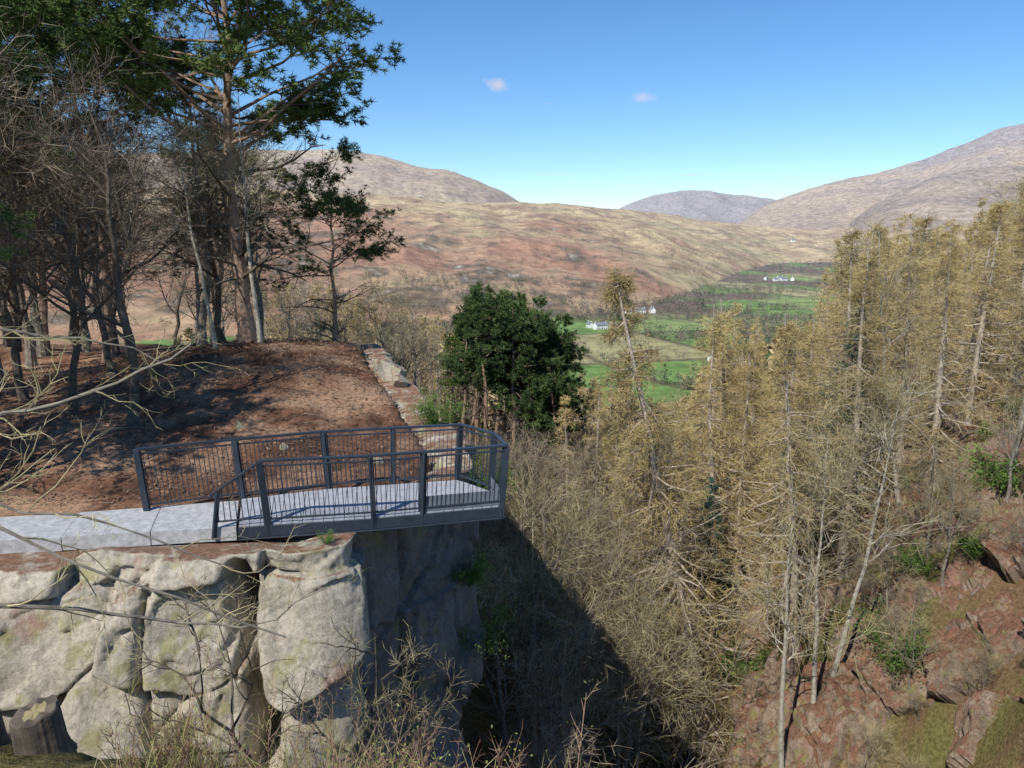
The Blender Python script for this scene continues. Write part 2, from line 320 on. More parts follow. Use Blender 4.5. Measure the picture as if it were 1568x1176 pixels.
def build_cliff():
    pts=np.array([(-15,11.5)]+W[1:14],float); 
    seg=np.r_[0,np.cumsum(np.linalg.norm(np.diff(pts,axis=0),axis=1))]
    L=seg[-1]
    s=[];x=0
    while x<L:
        s.append(x); x+=.04 if x<20 else (.09 if x<30 else .2)
    s=np.array(s); px=np.interp(s,seg,pts[:,0]); py=np.interp(s,seg,pts[:,1])
    def smooth(a,win=.2):
        K=np.exp(-((s[:,None]-s[None])/win)**2); K/=K.sum(1,keepdims=True); return K@a
    px,py=smooth(px),smooth(py)
    tx,ty=np.gradient(px,s),np.gradient(py,s); nx,ny=smooth(ty,.45),smooth(-tx,.45); l=np.hypot(nx,ny); nx/=l;ny/=l
    d=[-1.2,-.95,-.75,-.55,-.4,-.28,-.2,-.1,-.04]; x=0
    while x<26: d.append(x); x+=.04 if x<6 else (.12 if x<12 else .3)
    d=np.array(d); dd=np.maximum(d,0)
    S,Dp=np.meshgrid(s,dd,indexing='ij'); Dr=np.meshgrid(s,d,indexing='ij')[1]
    slope=np.interp(s,[0,8.5,10.6,11.8,12.7,15.5,60],[.48,.50,.42,.18,-.04,-.03,.14])
    out=slope[:,None]*Dp*np.where(Dp<7,1,7/np.maximum(Dp,1))
    S2=S+.2*Dp+.25*fbm(S*.5,Dp*.5,2,77)
    amp=np.interp(s,[0,11,12.5,60],[1,1,.55,.8])[:,None]
    disp=blockfield(S2,Dp,L+8,27,1.9,1.5,.36,.34,143,.022,.24,.08,.35)*amp
    sub=blockfield(S2,Dp,L+8,27,.8,.75,.13,.24,32,.035,.09,.08,.5)*np.clip(.45+4*fbm(S*.5,Dp*.5,2,50),0,1)
    s3=blockfield(S2,Dp,L+8,27,.33,.36,.05,.12,39,.05,.03,.08,.6)*np.clip(.4+5*fbm(S*.8+9,Dp*.8,2,51),0,1)
    disp=disp+sub+s3+.05*fbm(S*2,Dp*2,5,33)+.3*fbm(S*.3,Dp*.3,2,34)
    for s0,w0,dep in ((10.45,.17,1.3),(12.9,.13,.4),(14.6,.10,.4),(8.9,.05,.3)):
        disp=disp-dep*np.exp(-((S-s0-.15*np.sin(Dp*1.3+s0)-.05*Dp-.12*fbm(Dp*2,S*0,3,int(s0)))/w0)**2)*sstep(0,.5,Dp)
    disp=blur(disp,1)+.03*fbm(S*9,Dp*9,3,36)
    fade=sstep(-.25,.4,Dr+.12); out=out+disp*fade
    topz=zplat(px,py)
    lipn=fbm(S*.8,Dr*0+3,3,38)+.12
    Zt=topz[:,None]+.03+.10*fbm(S*1.5,Dr*1.5+4,3,35)+.45*np.clip(lipn,0,.5)*sstep(-.7,-.1,Dr)*np.interp(s,[0,10.5,11.5,12],[1,1,.2,0])[:,None]-.16*sstep(-.5,-1.2,Dr)
    ins=np.minimum(Dr,0)
    X=px[:,None]+nx[:,None]*(out+ins); Y=py[:,None]+ny[:,None]*(out+ins); Z=Zt-Dp
    idx=np.arange(X.size).reshape(X.shape)
    q=np.stack([idx[:-1,:-1],idx[:-1,1:],idx[1:,1:],idx[1:,:-1]],-1)
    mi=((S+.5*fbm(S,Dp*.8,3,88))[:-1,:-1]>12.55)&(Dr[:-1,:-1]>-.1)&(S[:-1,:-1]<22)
    mb=MB(); mb.add(np.stack([X,Y,Z],-1),q=q,m=mi.astype(int).ravel()); obj('quarry_cliff',mb.mesh('quarry_cliff',[M['rock'],M['rock_shaded']],True))
build_cliff()
def build_bank():
    xs=np.arange(7.5,30,.08); ys=np.arange(14,44,.10); X,Y=np.meshgrid(xs,ys,indexing='ij')
    Z=gorge(X,Y); gx=np.gradient(Z,xs,axis=0); gy=np.gradient(Z,ys,axis=1)
    sm=lambda a:(a+np.roll(a,4,0)+np.roll(a,-4,0)+np.roll(a,4,1)+np.roll(a,-4,1)+np.roll(a,8,0)+np.roll(a,-8,0)+np.roll(a,8,1)+np.roll(a,-8,1))/9
    N=norm(np.stack([-sm(gx),-sm(gy),np.ones(X.shape)],-1))
    A=Y*1.0; B=X*1.25
    D=.25+blockfield(A,B,60,60,1.9,1.6,.6,.45,231,.03,.25,.3,.5)+blockfield(A,B,60,60,.7,.6,.18,.3,232,.04,.10,.3,.5)+.45*fbm(X*2,Y*2,5,61)+.9*fbm(X*.45,Y*.45,3,62)+.12*fbm(X*6,Y*6,3,63)
    e=np.minimum(np.minimum(X-7.5,30-X),np.minimum(Y-14,44-Y)); D=D*sstep(0,2,e)-.6*sstep(1.5,0,e)
    P=np.stack([X,Y,Z],-1)+N*D[...,None]
    idx=np.arange(X.size).reshape(X.shape); q=np.stack([idx[:-1,:-1],idx[1:,:-1],idx[1:,1:],idx[:-1,1:]],-1)
    mb=MB(); mb.add(P,q=q); obj('rocky_bank',mb.mesh('rocky_bank',[M['rock_red']],False))
build_bank()
def rockmesh(name,seed,mat,flat=.8):
    import bmesh
    bm=bmesh.new(); bmesh.ops.create_icosphere(bm,subdivisions=4,radius=1)
    r=np.random.default_rng(seed); N=norm(r.normal(size=(13,3))); D=r.uniform(.5,.9,13)
    for v in bm.verts:
        p=np.array(v.co); dt=N@p; k=np.min(np.where(dt>.05,D/np.maximum(dt,.05),9)); k=min(k,1.15)
        k*=1+.05*(float(vn(p[0]*4+9,p[1]*4+p[2]*3+9))-.5)
        v.co=Vector(p*k*np.array([1,.8,flat]))
    me=bpy.data.meshes.new(name); bm.to_mesh(me); bm.free(); me.materials.append(mat); return me
RK=[rockmesh('boulder_mesh',i,M['rock']) for i in (1,2,3)]
for i,(x,y,sc_,dz) in enumerate([(-4.0,25.3,.6,.1),(-3.6,24.4,.45,.0),(-4.5,26.2,.5,.1),(-3.2,17.4,.25,0),(-7.0,19.3,.2,0),(-5.6,18.2,.15,0)]):
    obj('boulder',RK[i%3],(x,y,float(zplat(np.array([x]),np.array([y]))[0])+dz),(i,.3*i,i*1.7),sc_)
# ------------------------------------------------------------------ platform
def simple(name,c,rough=.5,metal=0,var=.25,scale=5,bmp=.2):
    m,nt,b=newmat(name); n=noise(nt,scale,6,rough=.7)
    r=ramp(nt,[(.3,tuple(x*(1-var) for x in c)),(.7,tuple(x*(1+var) for x in c))]); nt.links.new(n.outputs['Fac'],r.inputs[0]); nt.links.new(r.outputs[0],b.inputs['Base Color'])
    b.inputs['Roughness'].default_value=rough; b.inputs['Metallic'].default_value=metal; b.inputs['Specular IOR Level'].default_value=.4
    bump(nt,b,n.outputs['Fac'],bmp,.01); return m
M['steel']=simple('painted_steel',(.03,.04,.055),.4,0)
M['galv']=simple('galvanised_steel',(.20,.22,.25),.45,.3)
M['deck']=simple('deck_panels',(.36,.37,.40),.8)
M['conc']=simple('path_concrete',(.40,.40,.40),.9,scale=9,var=.35)
DZ=-5.05
near=[(-4.45,13.3),(-2.6,13.65),(-.2,14.3)]
end=[(-.2,14.3),(-.45,15.2),(-1.16,15.95)]
farr=[(-1.16,15.95),(-3.8,15.35),(-5.4,14.75),(-7.0,14.05)]
plat=bpy.data.objects.new('viewing_platform',None); sc.collection.objects.link(plat)
def P3(p,z): return np.array([p[0],p[1],z])
cen=np.array([-2.6,14.7])
deck=MB(); 
def lerp2(pl,u):
    a=np.array(pl,float); s=np.r_[0,np.cumsum(np.linalg.norm(np.diff(a,axis=0),axis=1))]; s/=s[-1]
    return np.array([np.interp(u,s,a[:,0]),np.interp(u,s,a[:,1])])
ne=[(-4.95,13.2),(-4.45,13.3),(-2.6,13.65),(-.22,14.3)]; fe=[(-5.4,14.65),(-3.8,15.3),(-1.16,15.9),(-.47,15.17)]
N=26
for i in range(N):
    a0=lerp2(ne,(i+.03)/N);a1=lerp2(ne,(i+.97)/N);b0=lerp2(fe,(i+.03)/N);b1=lerp2(fe,(i+.97)/N)
    v=[P3(p,z) for z in (DZ-.05,DZ) for p in (a0,a1,b1,b0)]
    deck.add(v,q=[(3,2,1,0),(4,5,6,7),(0,1,5,4),(1,2,6,5),(2,3,7,6),(3,0,4,7)])
obj('deck',deck.mesh('deck',[M['deck']]),parent=plat)
fas=MB(); rails=MB(); posts=MB(); bal=MB(); pan=MB()
H=1.2
def lean(p,out=.09):
    d=np.array(p)-cen; d/=np.linalg.norm(d); return d*out
def run(pl,post_at):
    for i in range(len(pl)-1):
        a,b=np.array(pl[i]),np.array(pl[i+1]); la,lb=lean(a),lean(b)
        rails.box(P3(a+la,DZ+H),P3(b+lb,DZ+H),.075,.045)
        rails.box(P3(a+la*.92,DZ+H-.10),P3(b+lb*.92,DZ+H-.10),.03,.03)
        rails.box(P3(a+la*.08,DZ+.09),P3(b+lb*.08,DZ+.09),.03,.035)
        Ld=np.linalg.norm(b-a); n=int(Ld/.085)
        for j in range(1,n):
            u=j/n; p=a+(b-a)*u; l=la+(lb-la)*u
            bal.box(P3(p+l*.08,DZ+.09),P3(p+l*.92,DZ+H-.10),.012,.012,up=(1,0,.01))
    for p in post_at:
        p=np.array(p); l=lean(p); d=norm(l)
        posts.box(P3(p-d*.02,DZ-.28),P3(p+l*1.0,DZ+H-.0),.045,.13,up=(d[0],d[1],0.001))
        posts.box(P3(p-d*.02+.05*np.array([-d[1],d[0]]),DZ-.28),P3(p+l*1.0+.05*np.array([-d[1],d[0]]),DZ+H-.02),.018,.11,up=(d[0],d[1],0.001))
run(near,[near[0],(-2.6,13.65),(-1.72,13.89),near[2]])
run(end,[end[1],end[2]])
run(farr,[(-2.5,15.65),(-3.8,15.35),(-5.4,14.75),farr[3]])
a=np.array(near[0]); b=np.array((-5.35,13.05)); la=lean(a)
rails.box(P3(a+la,DZ+H-.02),P3(b,DZ+.62),.07,.045); posts.box(P3(b,DZ-.2),P3(b+np.array([.12,0.02]),DZ+.66),.04,.12,up=(-.2,-1,0)); rails.box(P3(b,DZ+.12),P3(a,DZ+.12),.03,.03)
for j in range(1,9):
    u=j/9; p=b+(a-b)*u; bal.box(P3(p,DZ+.12),P3(p+la*u,DZ+.60+(H-.66)*u),.014,.014,up=(1,0,.01))
edge=[(-4.95,13.17),(-4.45,13.28),(-2.6,13.63),(-.19,14.28),(-.43,15.2),(-1.14,15.94),(-3.8,15.35)]
for i in range(len(edge)-1):
    fas.box(P3(edge[i],DZ-.13),P3(edge[i+1],DZ-.13),.05,.20); fas.box(P3(edge[i],DZ-.245),P3(edge[i+1],DZ-.245),.14,.02)
for u in np.linspace(.3,.95,7): fas.box(P3(lerp2(ne,u),DZ-.17),P3(lerp2(fe,u),DZ-.17),.07,.16)
fas.box((-3.4,14.1,DZ-.34),(-.6,14.8,DZ-.34),.16,.2); fas.box((-3.4,15.0,DZ-.34),(-.8,15.5,DZ-.34),.16,.2)
for a,b in ((near[2],end[1]),((-1.7,13.9),near[2])):
    a=np.array(a);b=np.array(b); pan.box(P3(a,DZ+.16),P3(b,DZ+.16),.008,.3)
for nm,m_,mt in (('fascia_beams',fas,'steel'),('handrails',rails,'steel'),('posts',posts,'steel'),('balusters',bal,'steel'),('kick_panel',pan,'galv')):
    o=obj(nm,m_.mesh(nm,[M[mt]]),parent=plat)
    if nm!='balusters':
        bv=o.modifiers.new('bevel','BEVEL'); bv.width=.004; bv.segments=1
fp=MB()
pe=np.array([(-24,11.4),(-14,12.1),(-8.8,12.55),(-4.97,13.15)],float); pf=np.array([(-24,12.8),(-14,13.4),(-9,13.75),(-5.43,14.6)],float)
n=13
for i in range(n):
    a0=lerp2(pe,(i+.006)/n);a1=lerp2(pe,(i+.994)/n);b0=lerp2(pf,(i+.006)/n);b1=lerp2(pf,(i+.994)/n)
    z=DZ-.02+.012*math.sin(i*2.3)
    v=[P3(p,zz) for zz in (z-.25,z) for p in (a0,a1,b1,b0)]
    fp.add(v,q=[(3,2,1,0),(4,5,6,7),(0,1,5,4),(1,2,6,5),(2,3,7,6),(3,0,4,7)])
obj('footpath',fp.mesh('footpath',[M['conc']]))
# ------------------------------------------------------------------ trees
def spawn(r,P,R,n,f0,f1,L,ang,k=4,grav=0.,wig=.12,rs=.6,rmin=.004,prof=None,taper=.25,var=.35,up=0.,rlen=.02,plen=False):
    m,kp,_=P.shape; I=np.repeat(np.arange(m),n); f=r.uniform(f0,f1,m*n)
    x=f*(kp-1); i=np.clip(np.floor(x).astype(int),0,kp-2); fr=(x-i)[:,None]
    pos=P[I,i]*(1-fr)+P[I,i+1]*fr; T=norm(P[I,i+1]-P[I,i]); rr=R[I,i]*(1-fr[:,0])+R[I,i+1]*fr[:,0]
    q=norm(np.cross(T,r.normal(size=T.shape))); a=np.radians(ang)*r.uniform(.75,1.25,m*n)
    d=norm(np.cos(a)[:,None]*T+np.sin(a)[:,None]*q+np.array([0,0,up]))
    ln=L*r.uniform(1-var,1+var,m*n)
    if prof is not None: ln=ln*prof(f)
    if plen:
        pl=np.linalg.norm(np.diff(P,axis=1),axis=2).sum(1); ln=ln*(pl/pl.mean())[I]**.7
    out=np.zeros((m*n,k,3)); out[:,0]=pos
    for j in range(1,k):
        out[:,j]=out[:,j-1]+d*(ln/(k-1))[:,None]
        d=norm(d+r.normal(size=d.shape)*wig+np.array([0,0,grav]))
    r0=np.maximum(np.minimum(rr*rs,ln*rlen+rmin),rmin)
    return out,r0[:,None]*np.linspace(1,taper,k)[None]
def trunk(r,h,rad,lean=(0,0),wig=.02,k=12,base=1.4):
    z=np.linspace(0,1,k); P=np.zeros((1,k,3)); w=np.cumsum(r.normal(size=(k,2))*wig*h/k**.5,0); w-=w[0]
    P[0,:,0]=lean[0]*z+w[:,0]; P[0,:,1]=lean[1]*z+w[:,1]; P[0,:,2]=z*h-.4*(z==0)
    R=rad*(1-z*.93); R[0]*=base; return P,R[None]
def larch(seed,h=20,n1=100,n2=12,n3=5,rad=.22,leanv=(0,0),f0=.12,spread=1.,wm=1.):
    r=np.random.default_rng(seed); mb=MB(); P,R=trunk(r,h,rad,leanv,.012)
    mb.tubes(P,R,8,0)
    B,RB=spawn(r,P,R,n1,f0,.985,.165*h*spread,88,6,.05,.12,.45,.012,lambda f:np.clip(1.08-f,0.05,1)**.95*np.interp(f,[0,.25,.4],[.5,.9,1.05]),.2,.3,up=-.28)
    mb.tubes(B,RB,3,0,r)
    C,RC=spawn(r,B,RB,n2,.1,1,.7,60,3,-.25,.2,.5,.008*wm,None,.4,.5,up=-.2,rlen=.006,plen=True)
    mb.tubes(C,RC,2,1,r)
    D,RD=spawn(r,C,RC,n3,.1,1,.32,55,2,-.1,.2,.8,.010*wm,None,.5,.5,rlen=.004)
    mb.tubes(D,RD,2,2,r)
    return mb.mesh('larch_mesh',[M['bark_larch'],M['twig_larch'],M['bud_larch']])
def bare(seed,h=10,mats=('bark_grey','twig_grey'),n=(11,7,6,4),rad=.16,leanv=(0,0),f0=.25,ang=48,limb=.38,up=.15,wig=.03,fine=.007):
    r=np.random.default_rng(seed); mb=MB(); P,R=trunk(r,h,rad,leanv,wig)
    mb.tubes(P,R,8,0)
    B,RB=spawn(r,P,R,n[0],f0,.97,limb*h,ang,7,.06,.16,.55,.02,lambda f:np.clip(1.3-f,.3,1),.25,.3,up=up); mb.tubes(B,RB,4,0,r)
    C,RC=spawn(r,B,RB,n[1],.2,1,.16*h,45,5,.04,.2,.6,.011,None,.3,.4,plen=True); mb.tubes(C,RC,3,0,r)
    D,RD=spawn(r,C,RC,n[2],.15,1,.085*h,42,3,.03,.22,.6,fine*1.2,None,.4,.4); mb.tubes(D,RD,2,1,r)
    E,RE=spawn(r,D,RD,n[3],.15,1,.045*h,40,2,.0,.2,.8,fine,None,.4,.4,rlen=.004); mb.tubes(E,RE,2,1,r)
    return mb.mesh('bare_tree_mesh',[M[mats[0]],M[mats[1]]])
def pine(seed,h=14,n=(30,8,6,26),rad=.24,leanv=(0,0),f0=.36,limb=.30,needle='needle',prof=None,nl=.17,nw=.011,dead=8,flat=.5):
    r=np.random.default_rng(seed); mb=MB(); P,R=trunk(r,h,rad,leanv,.03)
    mb.tubes(P,R,9,0)
    pr=prof or (lambda f:np.interp(f,[.3,.5,.75,.9,1],[.8,1,1,.7,.35]))
    B,RB=spawn(r,P,R,n[0],f0,.99,limb*h,78,7,.05,.16,.5,.03,pr,.25,.3,up=.1); mb.tubes(B,RB,4,0,r)
    C,RC=spawn(r,B,RB,n[1],.35,1,.085*h,45,4,.05,.2,.6,.012,None,.4,.4,plen=True); C[...,2]=C[...,:1,2]+(C[...,2]-C[...,:1,2])*flat; mb.tubes(C,RC,3,1,r)
    D,RD=spawn(r,C,RC,n[2],.3,1,.36,45,3,.06,.2,.7,.008,None,.5,.4); mb.tubes(D,RD,2,1,r)
    A=np.repeat(D[:,[1,2]].reshape(-1,3),n[3]//2,0); dr=norm(np.repeat(np.repeat(norm(D[:,2]-D[:,1]),2,0),n[3]//2,0)*.5+r.normal(size=A.shape)*np.array([1,1,.75])+np.array([0,0,.18]))
    mb.tri(A+dr*.02,A+dr*nl*r.uniform(.6,1.2,(len(A),1)),nw,2,r)
    if dead:
        X,RX=spawn(r,P,R,dead,.12,f0,.2*h,80,6,-.02,.2,.4,.02,None,.2,.4); mb.tubes(X,RX,4,1,r)
        Y_,RY=spawn(r,X,RX,8,.2,1,.7,45,4,0,.2,.6,.008,None,.4,.4); mb.tubes(Y_,RY,3,1,r)
        Z_,RZ=spawn(r,Y_,RY,5,.2,1,.3,45,2,0,.2,.6,.006); mb.tubes(Z_,RZ,2,1,r)
    return mb.mesh('pine_mesh',[M['bark_pine'],M['bark_dark'],M[needle]])
def spruce(seed,h=14,n1=90):
    r=np.random.default_rng(seed); mb=MB(); P,R=trunk(r,h,.16,(0,0),.005); mb.tubes(P,R,7,0)
    B,RB=spawn(r,P,R,n1,.05,.99,.2*h,95,5,.06,.06,.4,.012,lambda f:np.clip(1.05-f,.05,1),.3,.15,up=-.1); mb.tubes(B,RB,3,0,r)
    C,RC=spawn(r,B,RB,14,.08,1,.5,50,3,-.05,.1,.6,.008,plen=True); mb.tubes(C,RC,2,0,r)
    A=np.repeat(C.reshape(-1,3),7,0); dr=norm(r.normal(size=A.shape)); mb.tri(A,A+dr*.13,.016,1,r)
    return mb.mesh('spruce_mesh',[M['bark_dark'],M['needle_blue']])
def shrub(seed,h=2,n=3500,mat='leaf',sz=.05):
    r=np.random.default_rng(seed); mb=MB()
    a=r.uniform(0,6.28,14); P=np.zeros((14,5,3)); u=np.linspace(0,1,5)[None]
    P[...,0]=np.cos(a)[:,None]*u**1.3*h*.6; P[...,1]=np.sin(a)[:,None]*u**1.3*h*.6; P[...,2]=u*h*r.uniform(.5,1,(14,1))
    R=.02*np.linspace(1,.4,5)[None]*np.ones((14,1)); mb.tubes(P,R,4,0,r)
    C,RC=spawn(r,P,R,9,.3,1,h*.3,50,4); mb.tubes(C,RC,3,0,r)
    A=C.reshape(-1,3)[r.integers(0,len(C)*4,n)]+r.normal(size=(n,3))*.07*h; mb.leaf(A,sz,1,r)
    return mb.mesh('shrub_mesh',[M['bark_dark'],M[mat]])
LH=20.
LAR=[larch(i,LH,n1=115,n2=12,n3=5,spread=.95,rad=.25) for i in (1,2,3,4)]
LARF=[larch(i,LH,n1=80,n2=9,n3=4,spread=1.0,wm=2.,rad=.28) for i in (5,6,7)]
BG=[bare(10,10),bare(11,10,n=(13,7,6,4),ang=55),bare(12,10,n=(9,8,6,4),leanv=(1.2,.5))]
BGF=[bare(13,10,n=(10,6,4,3),fine=.016),bare(14,10,('bark_grey','twig_mossy'),n=(10,6,4,3),ang=55,fine=.016)]
BM=[bare(15,10,('bark_grey','twig_mossy')),bare(16,10,('bark_grey','twig_mossy'),n=(12,7,6,4),leanv=(-.8,0))]
BD=[bare(20,10,('bark_dark','twig_dark'),wig=.05,f0=.2),bare(21,10,('bark_dark','twig_dark'),n=(12,7,6,4),ang=60,wig=.06,f0=.15),bare(22,10,('bark_dark','twig_grey'),n=(10,8,6,4),leanv=(1.5,0),wig=.05)]
SL=[bare(30,13,('bark_pale','twig_mossy'),n=(12,5,5,3),f0=.4,limb=.11,ang=60,rad=.13,wig=.012),bare(31,13,('bark_pale','twig_mossy'),n=(11,5,5,3),f0=.45,limb=.10,ang=55,rad=.12,leanv=(.8,.3),wig=.015)]
PN=[pine(41,16,needle='needle_dark',n=(40,6,6,22),limb=.10,f0=.40,nl=.28,nw=.035,dead=4,rad=.28),pine(42,16,needle='needle_dark',n=(34,6,6,22),limb=.105,f0=.5,nl=.28,nw=.035,dead=5,rad=.26),pine(43,16,needle='needle',n=(38,6,6,22),limb=.10,f0=.46,nl=.28,nw=.035,dead=5,rad=.26)]
HP=pine(45,15.5,needle='needle',n=(58,10,7,36),limb=.33,f0=.40,rad=.25,dead=16,nl=.23,nw=.019,flat=.3)
PL=[pine(46,14,needle='needle_dark',n=(30,8,6,28),limb=.27,f0=.5,rad=.19,dead=14,nl=.22,nw=.018,flat=.35),pine(47,14,needle='needle',n=(28,8,6,28),limb=.26,f0=.58,rad=.17,dead=14,nl=.22,nw=.018,flat=.35)]
SP=[spruce(50),spruce(51)]
SH=[shrub(60),shrub(61,1.6,2600)]
HL=larch(70,22,n1=170,n2=15,n3=7,rad=.38,leanv=(-5.2,.5),f0=.08,spread=1.1)
BR={'larch_tree':(LAR,20.),'bare_tree':(BG,10.),'mossy_bare_tree':(BM,10.),'dark_bare_tree':(BD,10.),'slender_birch_tree':(SL,13.),'scots_pine_tree':(PN,16.),'spruce_tree':(SP,14.),'edge_pine_tree':(PL,14.)}
rp=np.random.default_rng(77)
def plant(kind,x,y,h,rz=None,var=None,z=None,tilt=.04):
    ms,bh=BR[kind]
    if y>62 and kind=='larch_tree': ms=LARF
    if y>62 and kind in('bare_tree','mossy_bare_tree'): ms=BGF
    me=ms[rp.integers(len(ms)) if var is None else var]
    s=h/bh; zz=gz(x,y) if z is None else z
    w=1 if kind!='larch_tree' else min(1.5,1.1/s**.35)
    return obj(kind,me,(x,y,zz-.1),(rp.normal()*tilt,rp.normal()*tilt,rp.uniform(0,6.28) if rz is None else rz),(s*w,s*w,s))
obj('scots_pine_tree',HP,(-9.5,27.6,gz(-9.5,27.6)),(0,0.04,2.0),(1.12,1.12,1.0))
obj('larch_tree',HL,(8.9,31,gz(8.9,31)-.2),(0,0,0),1)
plant('edge_pine_tree',-17.3,25.5,15,var=0); plant('edge_pine_tree',-16.6,31,15.5,var=1); plant('edge_pine_tree',-20,29,15,var=0); plant('edge_pine_tree',-21.5,35,16,var=0)
plant('edge_pine_tree',-7.2,31.5,9.5,var=0,z=-6.2)
plant('dark_bare_tree',-9.7,19,8.5,rz=1.,var=0); plant('slender_birch_tree',-8.9,27.0,9,var=0); plant('slender_birch_tree',-10.3,26.5,8,var=1)
for p in [(-12.5,24,8),(-14.5,22.5,9),(-16,21,9.5),(-13.8,27.5,10),(-11.5,31,9.5),(-12,20.5,7.5),(-17.5,20.5,9)]: plant('dark_bare_tree',*p)
for i in range(62):
    y=rp.uniform(31,75); x=-rp.uniform(.32,.95)*y
    plant(['dark_bare_tree','bare_tree','mossy_bare_tree','edge_pine_tree'][rp.choice(4,p=[.40,.32,.22,.06])],x,y,rp.uniform(9,12.5))
for p in [(-12.2,5.0,7.5),(-14,9.5,9),(-9.8,6.2,5.5)]: plant('bare_tree',*p)
for p in [(-17,15,11),(-13.2,14.2,9.5),(-21,19,12),(-15.4,16.8,11),(-12.2,15.2,8.5)]: plant('edge_pine_tree',*p)
for p in [(-11.6,14.6,8),(-14.2,17.8,10),(-16.5,13.8,10),(-13.0,16.4,9)]: plant('dark_bare_tree',*p)
def lim(t): return np.interp(t,[-.32,-.22,-.15,-.07,-.0,.05,.09,.14,.18,.24,.27,.29,.34,.40,.43,.50,.58,.64,.8],[-.03,-.055,-.06,-.10,-.17,-.22,-.17,-.15,-.22,-.20,-.12,-.06,-.10,-.085,.02,.05,.03,.10,.14])
for (t,y) in [(-.082,84),(-.064,80),(-.046,86),(-.032,79),(-.016,85),(.0,80),(.014,86),(.028,80),(.042,84),(-.055,94),(-.022,95),(.006,94),(.034,93),(.056,88),(.066,80),(-.01,90)]:
    x=t*y; z=gz(x,y); top=np.interp(t,[-.09,-.065,-.04,-.01,.02,.045,.07],[-.105,-.075,-.066,-.068,-.08,-.10,-.16])*y
    plant('scots_pine_tree',x,y,max(9,min(26,top-z+rp.uniform(-2.2,.6))))
def lim2(t,y):
    l=lim(t)
    if y<75 and -.12<t<.08: l=min(l,-.265)
    return l
def wood(kind_fn,y0,y1,t0,t1,step,hfn):
    y=y0
    while y<y1:
        x=t0*y
        while x<t1*y:
            xx=x+rp.uniform(-.45,.45)*step; yy=y+rp.uniform(-.45,.45)*step
            x+=step
            t=xx/yy
            if sdpoly(np.array([xx]),np.array([yy]),PLAT)[0]<1.0 and yy<45: continue
            if -.09<t<.07 and 58<yy<100: continue
            z=gz(xx,yy); k=kind_fn(xx,yy,t); h=hfn(k)
            hmax=lim2(t,yy)*yy-z
            if hmax<3: continue
            plant(k,xx,yy,min(h,hmax*rp.uniform(.86,1.0)))
        y+=step
def kf(x,y,t):
    u=rp.random()
    if t<.07: return 'bare_tree' if u<.4 else ('mossy_bare_tree' if u<.65 else 'larch_tree')
    if u<.86: return 'larch_tree'
    if u<.92: return 'mossy_bare_tree'
    return 'bare_tree' if u<.95 else 'spruce_tree'
HF={'larch_tree':(18,26),'bare_tree':(10,14),'mossy_bare_tree':(10,14),'spruce_tree':(9,14),'slender_birch_tree':(11,14)}
hf=lambda k:rp.uniform(*HF[k])
wood(kf,38,64,-.22,.85,5.3,hf)
wood(kf,64,135,-.3,.85,7.6,hf)
for p in [(13.5,36,20),(17.5,38,20),(21.5,36,18.5),(25.5,38,19.5),(23,31.5,15.5),(28,34,18),(26,29,14),(20,33,15),(12,33.5,18),(15.5,34.5,16),(7,37,20),(10.5,37,20),(18,34.5,15),(14,30.5,14),(5.8,34,17),(24,34,17),(11.8,39,20),(17.5,30.5,13),(11.5,28.5,14)]: 
    x,y,h=p; plant('larch_tree',x,y,min(h,lim(x/y)*y-gz(x,y)))
for p in [(1.2,23,10),(2.8,27,12),(.2,27,11),(4.0,24.5,12),(.5,31,12),(3.2,33,14),(-1.6,31,11),(5.0,30,14),(1.5,36,13),(5.5,37,14),(2.2,20,8),(4.5,20.5,10),(3.4,30,13),(.2,34,12),(.8,20.5,7),(-.2,24,9)]:
    t=p[0]/p[1]; plant('bare_tree' if rp.random()<.5 else 'mossy_bare_tree',p[0],p[1],max(4,min(p[2],min(lim(t)-.03,-.28 if t<.09 else 9)*p[1]-gz(p[0],p[1]))))
for p in [(10.6,24.5,11),(11.4,25.2,12),(9.5,24.0,12),(16,30,12),(19.5,29,13),(2.0,25,11),(4.6,27,13),(.9,29,11)]: plant('slender_birch_tree',*p)
for p in [(13,23,3.5),(15,25,4.5),(17.5,26,5),(12,29,8),(14.5,31,8),(21,28,7),(16.5,23,3),(14,21,2.5),(12,20.5,3),(18,24,3),(13.5,25.5,4),(15.8,27.5,5),(11.2,22.2,3),(19.5,26.5,4),(10.4,21,3)]: plant('mossy_bare_tree',*p)
for i in range(26):
    x=rp.uniform(9.5,22); y=rp.uniform(17.5,31); plant('bare_tree' if i%2 else 'mossy_bare_tree',x,y,rp.uniform(1.2,2.6),z=gz(x,y)+.25,tilt=.25)
plant('spruce_tree',14.2,33.5,12); plant('spruce_tree',15.6,35,11)
for i,(x,y) in enumerate([(4.2,33),(3.5,31),(1,40),(.2,22),(-.6,20),(-1.1,23),(5,38),(15,27),(17,31),(20,31),(12,33),(-.3,25),(6,44),(18,27),(10,31),(22,33),(6.5,27),(7,30),(13,24),(16,25),(1.0,21),(2.5,24)]):
    obj('leafy_shrub',SH[i%2],(x,y,gz(x,y)+(.3 if x>9 else 0)),(0,0,i*1.3),rp.uniform(.4,1.1))
for i,(x,y,z,s) in enumerate([(-.75,17.6,-6.2,.5),(-1.0,16.9,-8.0,.5),(-.8,17.4,-10,.6),(-3.3,12.9,-5.3,.14),(-2.0,20.8,-5.2,.5),(-1.25,19,-6.0,.5)]):
    obj('ivy',SH[i%2],(x,y,z),(0,0,i),s)
